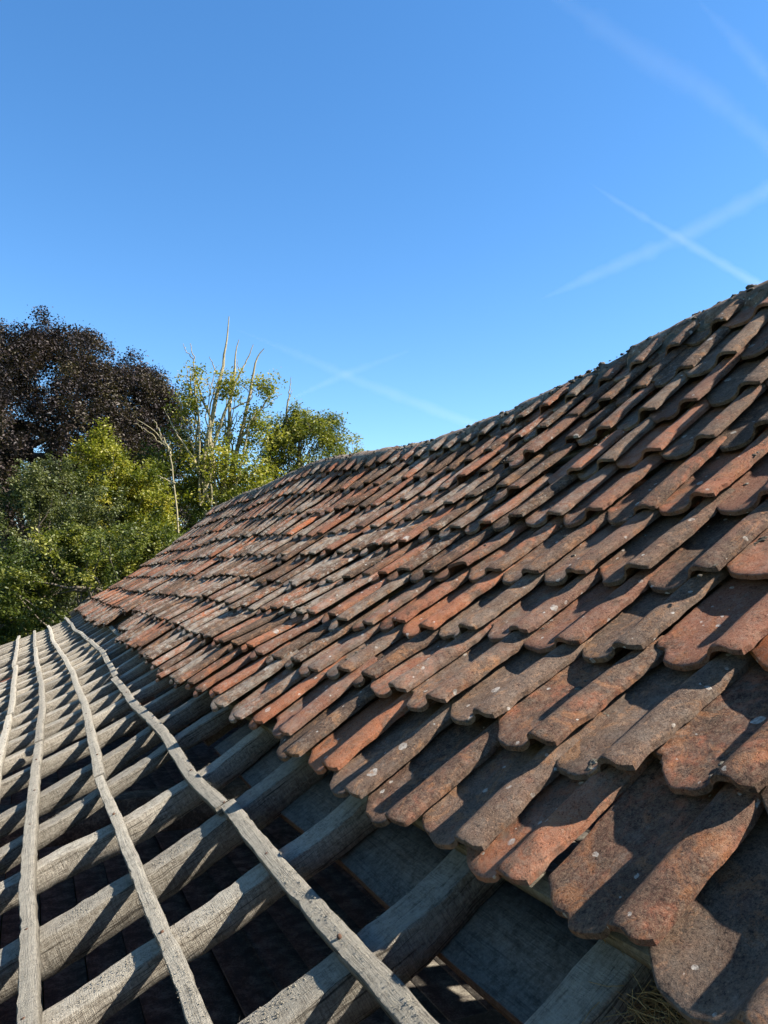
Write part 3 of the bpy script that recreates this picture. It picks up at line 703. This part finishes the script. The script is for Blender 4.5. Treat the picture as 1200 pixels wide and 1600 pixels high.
# ------------------------------------------------------------------ trees
def leaves_mesh(name, P, Nrm, size, rg, rnd, aspect=0.55):
    """one folded rhombic leaf per point"""
    n = len(P); t = rg.normal(size=(n, 3)); t -= Nrm*(t*Nrm).sum(1)[:, None]; t /= np.linalg.norm(t, axis=1)[:, None]+1e-9
    b = np.cross(Nrm, t); sz = (size*rg.uniform(.6, 1.35, n))[:, None]
    v0 = P-t*sz*.5; v2 = P+t*sz*.5; lift = Nrm*sz*.12
    v1 = P+b*sz*.5*aspect+lift; v3 = P-b*sz*.5*aspect+lift
    V = np.stack([v0, v1, v2, v3], 1).reshape(-1, 3); i = np.arange(n)*4
    F = np.concatenate([np.stack([i, i+1, i+2], -1), np.stack([i, i+2, i+3], -1)])
    me = mesh_np(name, V, F); float_attr(me, 'leaf_random', np.repeat(rnd, 4)); return me
def spray_points(rg, c, rad, n_sp, n_leaf, L, droop, up, lump=.25, r0=.35, thick=.11, zmin=-1.0, lobes=9):
    c = np.asarray(c, float); rad = np.asarray(rad, float)
    lob = rg.normal(size=(lobes, 3)); lob /= np.linalg.norm(lob, axis=1)[:, None]; la = rg.uniform(-1, 1, lobes)
    d = rg.normal(size=(n_sp, 3)); d /= np.linalg.norm(d, axis=1)[:, None]
    d = d[d[:, 2] > zmin]; n_sp = len(d)
    m = 1 + lump*(la[None]*np.exp(4*((d @ lob.T)-1))).sum(1)
    r = r0 + (.97-r0)*rg.random(n_sp)**.45
    st = c + d*rad*(r*m)[:, None]
    dr = d*rad/np.mean(rad) + np.array([0, 0, up]) + rg.normal(size=(n_sp, 3))*.45; dr /= np.linalg.norm(dr, axis=1)[:, None]
    Ls = L*rg.uniform(.5, 1.3, n_sp)
    t = rg.random((n_sp, n_leaf))**.8
    P = st[:, None]+dr[:, None]*(Ls[:, None]*(t-.35))[..., None]
    P[..., 2] -= droop*Ls[:, None]*np.clip(t, 0, 1)**2
    P += rg.normal(size=P.shape)*thick*np.array([1, 1, .75])
    shade = np.repeat(rg.normal(size=n_sp)*.24, n_leaf).reshape(n_sp, n_leaf) + rg.normal(size=P.shape[:2])*.10 + .5
    return P.reshape(-1, 3), np.clip(shade.ravel(), 0, 1), st
def leaf_normals(rg, n, flat=.6):
    v = rg.normal(size=(n, 3)); v[:, 2] = np.abs(v[:, 2])+flat; return v/np.linalg.norm(v, axis=1)[:, None]
def tube(pts, radii, k=6):
    pts = np.asarray(pts, float); n = len(pts); T = np.gradient(pts, axis=0); T /= np.linalg.norm(T, axis=1)[:, None]+1e-9
    ref = np.array([.31, .95, .1]); a = np.cross(T, ref); a /= np.linalg.norm(a, axis=1)[:, None]+1e-9; b = np.cross(T, a)
    th = np.linspace(0, 2*math.pi, k+1)[:-1]
    V = pts[:, None]+(a[:, None]*np.cos(th)[None, :, None]+b[:, None]*np.sin(th)[None, :, None])*np.asarray(radii)[:, None, None]
    i = np.arange(n*k).reshape(n, k); F = np.stack([i[:-1], np.roll(i, -1, 1)[:-1], np.roll(i, -1, 1)[1:], i[1:]], -1).reshape(-1, 4)
    return V.reshape(-1, 3), F
def join_tubes(name, lst, smooth=True):
    vs, fs, nv = [], [], 0
    for p, r in lst:
        V, F = tube(p, r); vs.append(V); fs.append(F+nv); nv += len(V)
    return mesh_np(name, np.concatenate(vs), np.concatenate(fs), smooth)
def bent(a, b, n, rg, amp):
    t = np.linspace(0, 1, n)[:, None]; p = a+(b-a)*t
    w = np.stack([smooth_noise1(n, rg, 2) for _ in range(3)], 1)*amp*np.sin(t*math.pi)**.5; return p+w*[1, 1, .4]

M['beech'] = leaf_material('copper_beech_leaf', [(0.0, (0.010, 0.008, 0.009)), (0.45, (0.028, 0.021, 0.021)), (0.75, (0.055, 0.039, 0.033)), (1.0, (0.080, 0.066, 0.034))], 0.5, 0.12)
M['leaf_green'] = leaf_material('green_leaf', [(0.0, (0.018, 0.028, 0.006)), (0.5, (0.078, 0.095, 0.018)), (1.0, (0.21, 0.20, 0.04))], 0.45, 0.28)
M['leaf_dark'] = leaf_material('dark_green_leaf', [(0.0, (0.012, 0.022, 0.006)), (0.5, (0.046, 0.066, 0.015)), (1.0, (0.13, 0.145, 0.03))], 0.42, 0.22)
M['leaf_yellow'] = leaf_material('yellow_green_leaf', [(0.0, (0.06, 0.08, 0.014)), (0.5, (0.17, 0.175, 0.024)), (1.0, (0.32, 0.27, 0.045))], 0.45, 0.3)
M['leaf_grey'] = leaf_material('grey_green_leaf', [(0.0, (0.022, 0.030, 0.012)), (0.5, (0.082, 0.095, 0.036)), (1.0, (0.19, 0.19, 0.08))], 0.45, 0.25)
M['bark'] = bark_material('brown_bark', (0.05, 0.04, 0.03), (0.14, 0.115, 0.085))
M['bark_pale'] = bark_material('pale_bark', (0.13, 0.105, 0.06), (0.32, 0.27, 0.16))

def tree(name, label, cat, px, py, dist, rad, n_sp, n_leaf, leaf, mat, seed, L=.9, droop=.3, up=.3, lump=.3, r0=.5, thick=.12, bark='bark', zmin=-1.0, trunk_r=.12, group=None, extra=(), rnd_shift=0.0):
    rg = np.random.default_rng(seed); c = at(px, py, dist)
    root = empty(name, (float(c[0]), float(c[1]), 0), label, cat, group)
    P, rn, st = spray_points(rg, c, rad, n_sp, n_leaf, L, droop, up, lump, r0, thick, zmin)
    for ex in extra:
        ce = at(ex[0], ex[1], dist+ex[4]); P2, r2, st2 = spray_points(rg, ce, (ex[2]*dist/1202, ex[2]*dist/1202, ex[3]*dist/1202), ex[5], n_leaf, L*.7, droop, up, lump, .2, thick, -1)
        P = np.concatenate([P, P2]); rn = np.concatenate([rn, r2]); st = np.concatenate([st, st2[:6]])
    keep = P[:, 2] > .05; P = P[keep]; rn = rn[keep]
    part('crown', leaves_mesh('crown', P, leaf_normals(rg, len(P)), leaf, rg, np.clip(rn+rnd_shift, 0, 1)), mat, root)
    base = np.array([c[0], c[1], 0.0]); topp = c+np.array([0, 0, rad[2]*.35])
    tr = bent(base, topp, 10, rg, .12*trunk_r/.12); lst = [(tr, np.linspace(trunk_r, trunk_r*.35, 10))]
    for q in rg.choice(len(st), min(len(st), 46), replace=False):
        a = tr[rg.integers(4, 10)]; lst.append((bent(a, st[q], 7, rg, .10), np.linspace(trunk_r*.32, trunk_r*.05, 7)))
    part('trunk', join_tubes('trunk', lst), M[bark], root)
    return root

tree('copper_beech', 'large dark purple copper beech tree at the left edge of the picture', 'tree', 30, 765, 30, (6.2, 6.0, 6.7), 900, 300, .095, M['beech'], 21, L=2.1, droop=.8, up=.1, lump=.12, r0=.42, thick=.15, trunk_r=.45, zmin=-.85, extra=((195, 610, 72, 62, -.5, 90), (70, 545, 80, 52, 0, 90), (235, 640, 45, 60, 0, 50), (-60, 560, 80, 60, 0, 60), (80, 700, 110, 95, -1.0, 150), (200, 740, 70, 70, 0, 60)))
tree('willow_shrub', 'grey green shrub with upright pointed top in front of the dark beech', 'shrub', 62, 890, 20, (1.55, 1.6, 2.35), 190, 190, .066, M['leaf_grey'], 12, L=.8, droop=.15, up=.9, lump=.45, thick=.075, extra=((60, 770, 35, 45, 0, 40), (110, 800, 40, 45, .3, 36)))
tree('maple_tree', 'bright yellow green young tree between the dark beech and the bare stems', 'tree', 190, 830, 22, (1.55, 1.5, 1.9), 170, 160, .08, M['leaf_yellow'], 13, L=.7, droop=.25, up=.3, lump=.4, thick=.11, extra=((160, 725, 36, 42, 0, 40), (215, 765, 38, 40, -.3, 36), (150, 705, 22, 22, 0, 16), (235, 800, 30, 40, 0, 30)))
tree('elder_shrub', 'mid green leafy shrub just beyond the far left end of the battens', 'shrub', 145, 960, 17, (2.0, 1.4, 1.5), 200, 180, .068, M['leaf_green'], 14, L=.7, droop=.2, up=.4, lump=.5, thick=.07, extra=((110, 860, 40, 30, .5, 40), (240, 860, 40, 36, .5, 40)))
tree('laurel_shrub', 'dense bright green shrub at the left edge above the battens', 'shrub', -5, 960, 18, (1.35, 1.4, 1.75), 150, 190, .066, M['leaf_dark'], 15, L=.5, droop=.2, up=.6, lump=.25, thick=.08)
tree('holly_tree', 'dark green tree rising behind the far corner of the tiled slope', 'tree', 262, 830, 25, (1.7, 1.6, 2.6), 300, 90, .085, M['leaf_dark'], 16, L=.7, droop=.3, up=.3, lump=.35, thick=.11)
tree('lime_tree', 'rounded yellow green tree standing behind the ridge right of the bare stems', 'tree', 468, 735, 28, (1.35, 1.4, 1.95), 260, 90, .10, M['leaf_green'], 17, L=.75, droop=.2, up=.35, lump=.35, thick=.12, rnd_shift=.2, extra=((515, 672, 24, 20, 0, 22), (455, 665, 30, 22, 0, 22), (440, 700, 22, 30, 0, 20)))
tree('small_bush_top', 'tiny olive treetop just showing over the ridge right of the round tree', 'tree', 548, 722, 32, (.6, .6, .85), 60, 60, .10, M['leaf_yellow'], 18, L=.5, droop=.1, up=.6, lump=.4, thick=.12)
# further trees that close the view low down behind the others
for q, (px_, py_, dd, rx, rz, lab) in enumerate(((110, 900, 36, 3.4, 3.2, 'dark green tree far back below the copper beech crown'), (330, 830, 34, 2.6, 2.6, 'dark green tree far back behind the bare stems'), (-190, 880, 34, 3.6, 4.0, 'dark green tree far back beyond the left edge'), (420, 800, 38, 2.6, 2.2, 'dark green tree low behind the ridge beside the rounded tree'))):
    tree('background_tree', lab, 'tree', px_, py_, dd, (rx, rx, rz), 260, 90, .12, M['leaf_dark'], 30+q, L=1.0, droop=.3, up=.2, lump=.3, r0=.2, thick=.16, trunk_r=.18, group='trees far back')

# the half-dead ash: bare stems with yellowing foliage clusters
D = 24.0; rg = np.random.default_rng(50)
c0 = at(340, 800, D)
ash = empty('ash_tree', (float(c0[0]), float(c0[1]), 0), 'half dead ash with tall bare grey stems and sparse yellowing leaves', 'tree')
def stem(pxs, r0, r1, off=0.0):
    p = np.array([at(a, b, D+off) for a, b in pxs]); t = np.linspace(0, 1, len(p)); tt = np.linspace(0, 1, 18)
    q = np.stack([np.interp(tt, t, p[:, k]) for k in range(3)], 1); q += np.stack([smooth_noise1(18, rg, 1) for _ in range(3)], 1)*.018
    return (q, np.linspace(r0, r1, 18))
main = [stem([(335, 1180), (330, 900), (315, 770), (320, 700), (335, 640), (345, 590), (352, 560), (355, 530), (358, 495)], .12, .012),
        stem([(345, 1180), (345, 900), (350, 775), (355, 700), (358, 640), (365, 590), (368, 560), (373, 530)], .11, .010, .3),
        stem([(350, 1180), (352, 880), (358, 780), (370, 700), (385, 640), (395, 590), (400, 560), (413, 545)], .11, .011, .5),
        stem([(318, 745), (345, 660), (372, 590), (383, 570), (395, 540)], .055, .010),
        stem([(374, 690), (400, 650), (425, 615), (432, 605)], .045, .010, .4),
        stem([(330, 655), (315, 620), (304, 580), (302, 555), (297, 535)], .035, .008),
        stem([(302, 562), (291, 548), (286, 537)], .015, .007),
        stem([(345, 588), (334, 572), (327, 557)], .022, .008), stem([(331, 620), (325, 600), (322, 588)], .016, .007), stem([(334, 635), (333, 615), (331, 592)], .018, .007),
        stem([(376, 583), (372, 575), (370, 562)], .016, .007), stem([(388, 612), (383, 605), (380, 602)], .016, .008), stem([(390, 605), (398, 598), (406, 592)], .018, .008),
        stem([(362, 640), (375, 632), (392, 625), (396, 610)], .028, .010, .3), stem([(410, 640), (425, 628), (441, 615)], .014, .006, .4),
        stem([(358, 620), (360, 590), (366, 575)], .03, .010, .3), stem([(420, 620), (418, 600), (421, 577)], .008, .005, .4),
        stem([(312, 760), (310, 720), (306, 690), (310, 640), (296, 610), (290, 570)], .05, .008, .2)]
for q in range(16):
    xb = rg.uniform(312, 365); xt = xb + rg.normal()*26 + (xb-338)*.9; yt = rg.uniform(560, 660)
    main.append(stem([(xb, 790), (xb*.6+xt*.4+rg.normal()*4, 720), (xb*.25+xt*.75+rg.normal()*5, (720+yt)/2), (xt, yt)], rg.uniform(.03, .055), .009, rg.uniform(-.6, .8)))
part('trunk', join_tubes('trunk', main), M['bark_pale'], ash)
Pl, Rl = [], []
for (px_, py_, rx, rz, n) in ((330, 770, 60, 34, 90), (400, 750, 40, 34, 70), (345, 715, 40, 26, 50), (298, 605, 17, 24, 36), (292, 640, 20, 22, 34), (360, 600, 16, 22, 34), (415, 608, 14, 16, 26), (405, 655, 24, 24, 42), (392, 690, 26, 30, 40), (300, 705, 22, 30, 44), (335, 735, 40, 30, 60), (385, 745, 40, 28, 60), (290, 760, 30, 30, 40), (345, 680, 18, 20, 20), (270, 700, 20, 30, 24)):
    P, r_, _ = spray_points(rg, at(px_, py_, D+rg.normal()*.5), (rx*D/1202, rx*D/1202*1.3, rz*D/1202), max(6, int(n*.6)), 40, .6, .1, .4, .5, .0, .11)
    Pl.append(P); Rl.append(r_)
Pl = np.concatenate(Pl); Rl = np.concatenate(Rl)
part('crown', leaves_mesh('crown', Pl, leaf_normals(rg, len(Pl)), .10, rg, Rl), M['leaf_yellow'], ash)
# thin dead shrub beside it, and the bare spike over the rounded tree
D = 21.0; c0 = at(276, 800, D)
dead = empty('dead_sapling', (float(c0[0]), float(c0[1]), 0), 'thin pale dead sapling with spreading bare twigs in front of the dark leaves', 'tree')
part('stem', join_tubes('stem', [stem([(285, 1150), (282, 900), (276, 800), (270, 740), (264, 700), (250, 682), (232, 665), (214, 655)], .032, .005), stem([(266, 712), (258, 690), (248, 672), (240, 655)], .02, .006), stem([(272, 755), (258, 748), (246, 742)], .018, .006), stem([(262, 700), (245, 688), (228, 672), (212, 662)], .016, .005), stem([(268, 735), (266, 710), (264, 690)], .02, .008)]), M['bark_pale'], dead)
D = 28.0; lt = [o for o in bpy.data.objects if o.name == 'lime_tree'][0]
part('dead_spike', join_tubes('dead_spike', [stem([(447, 700), (448, 640), (452, 615), (455, 590)], .05, .008), stem([(449, 630), (453, 618), (456, 609)], .02, .006), stem([(448, 645), (455, 638), (459, 635)], .018, .006)]), M['bark_pale'], lt)

# ------------------------------------------------------------------ vapour trails, thin clouds of ice high up
def trail_material(dens):
    t = NT('vapour'); v = t.n('ShaderNodeVolumeScatter'); v.inputs['Density'].default_value = dens; v.inputs['Color'].default_value = (1, 1, 1, 1); v.inputs['Anisotropy'].default_value = 0.0
    t.l(v.outputs[0], t.out.inputs['Volume']); return t.m
ALT = 3000.0
def contrail(label, pts, width, tau, seed):
    rg = np.random.default_rng(seed); pts = np.array(pts, float); t = np.linspace(0, 1, len(pts)); n = 60; tt = np.linspace(0, 1, n)
    q = np.stack([np.interp(tt, t, pts[:, 0]), np.interp(tt, t, pts[:, 1])], 1); w = np.interp(tt, t, width)
    P = []
    for a, b in q:
        r = ray(a, b); P.append(r*(ALT/r[2]) + cam_p)
    P = np.array(P); dist = np.linalg.norm(P-cam_p, axis=1); R_ = w/2*dist/1202*(1+smooth_noise1(n, rg, 1)*.12)
    o = empty('contrail', tuple(float(v) for v in P[n//2]), label, 'contrail', 'vapour trails in the sky')
    for nm, fr in (('veil', 1.35), ('veil', 1.05), ('core', .75), ('core', .45)):
        V, F = tube(P, R_*fr, 16)
        me = mesh_np(nm, V, F, True)
        part(nm, me, trail_material(tau*.026/(2*float(np.mean(R_)))), o)
contrail('thin white contrail slanting down right through the crossing above the ridge', [(920, 285), (960, 312), (1060, 372), (1190, 448), (1300, 512)], [1, 7, 10, 13, 16], .38, 1)
contrail('broad faint contrail rising to the right edge through the crossing', [(840, 470), (920, 434), (1060, 373), (1200, 298), (1300, 245)], [1, 16, 19, 22, 24], .40, 2)
contrail('wide soft contrail falling from the top to the upper right edge', [(850, -20), (1000, 84), (1100, 140), (1200, 222), (1300, 310)], [14, 28, 26, 20, 22], .2, 3)
contrail('long thin contrail sloping down to the ridge in the middle of the sky', [(370, 515), (470, 556), (560, 595), (730, 660), (900, 730)], [3, 12, 15, 16, 18], .24, 4)
contrail('short faint contrail rising right from behind the rounded tree', [(450, 625), (540, 585), (640, 548)], [3, 14, 4], .14, 5)
contrail('very faint contrail in the top right corner', [(1090, 0), (1150, 62), (1220, 140)], [3, 16, 18], .16, 6)
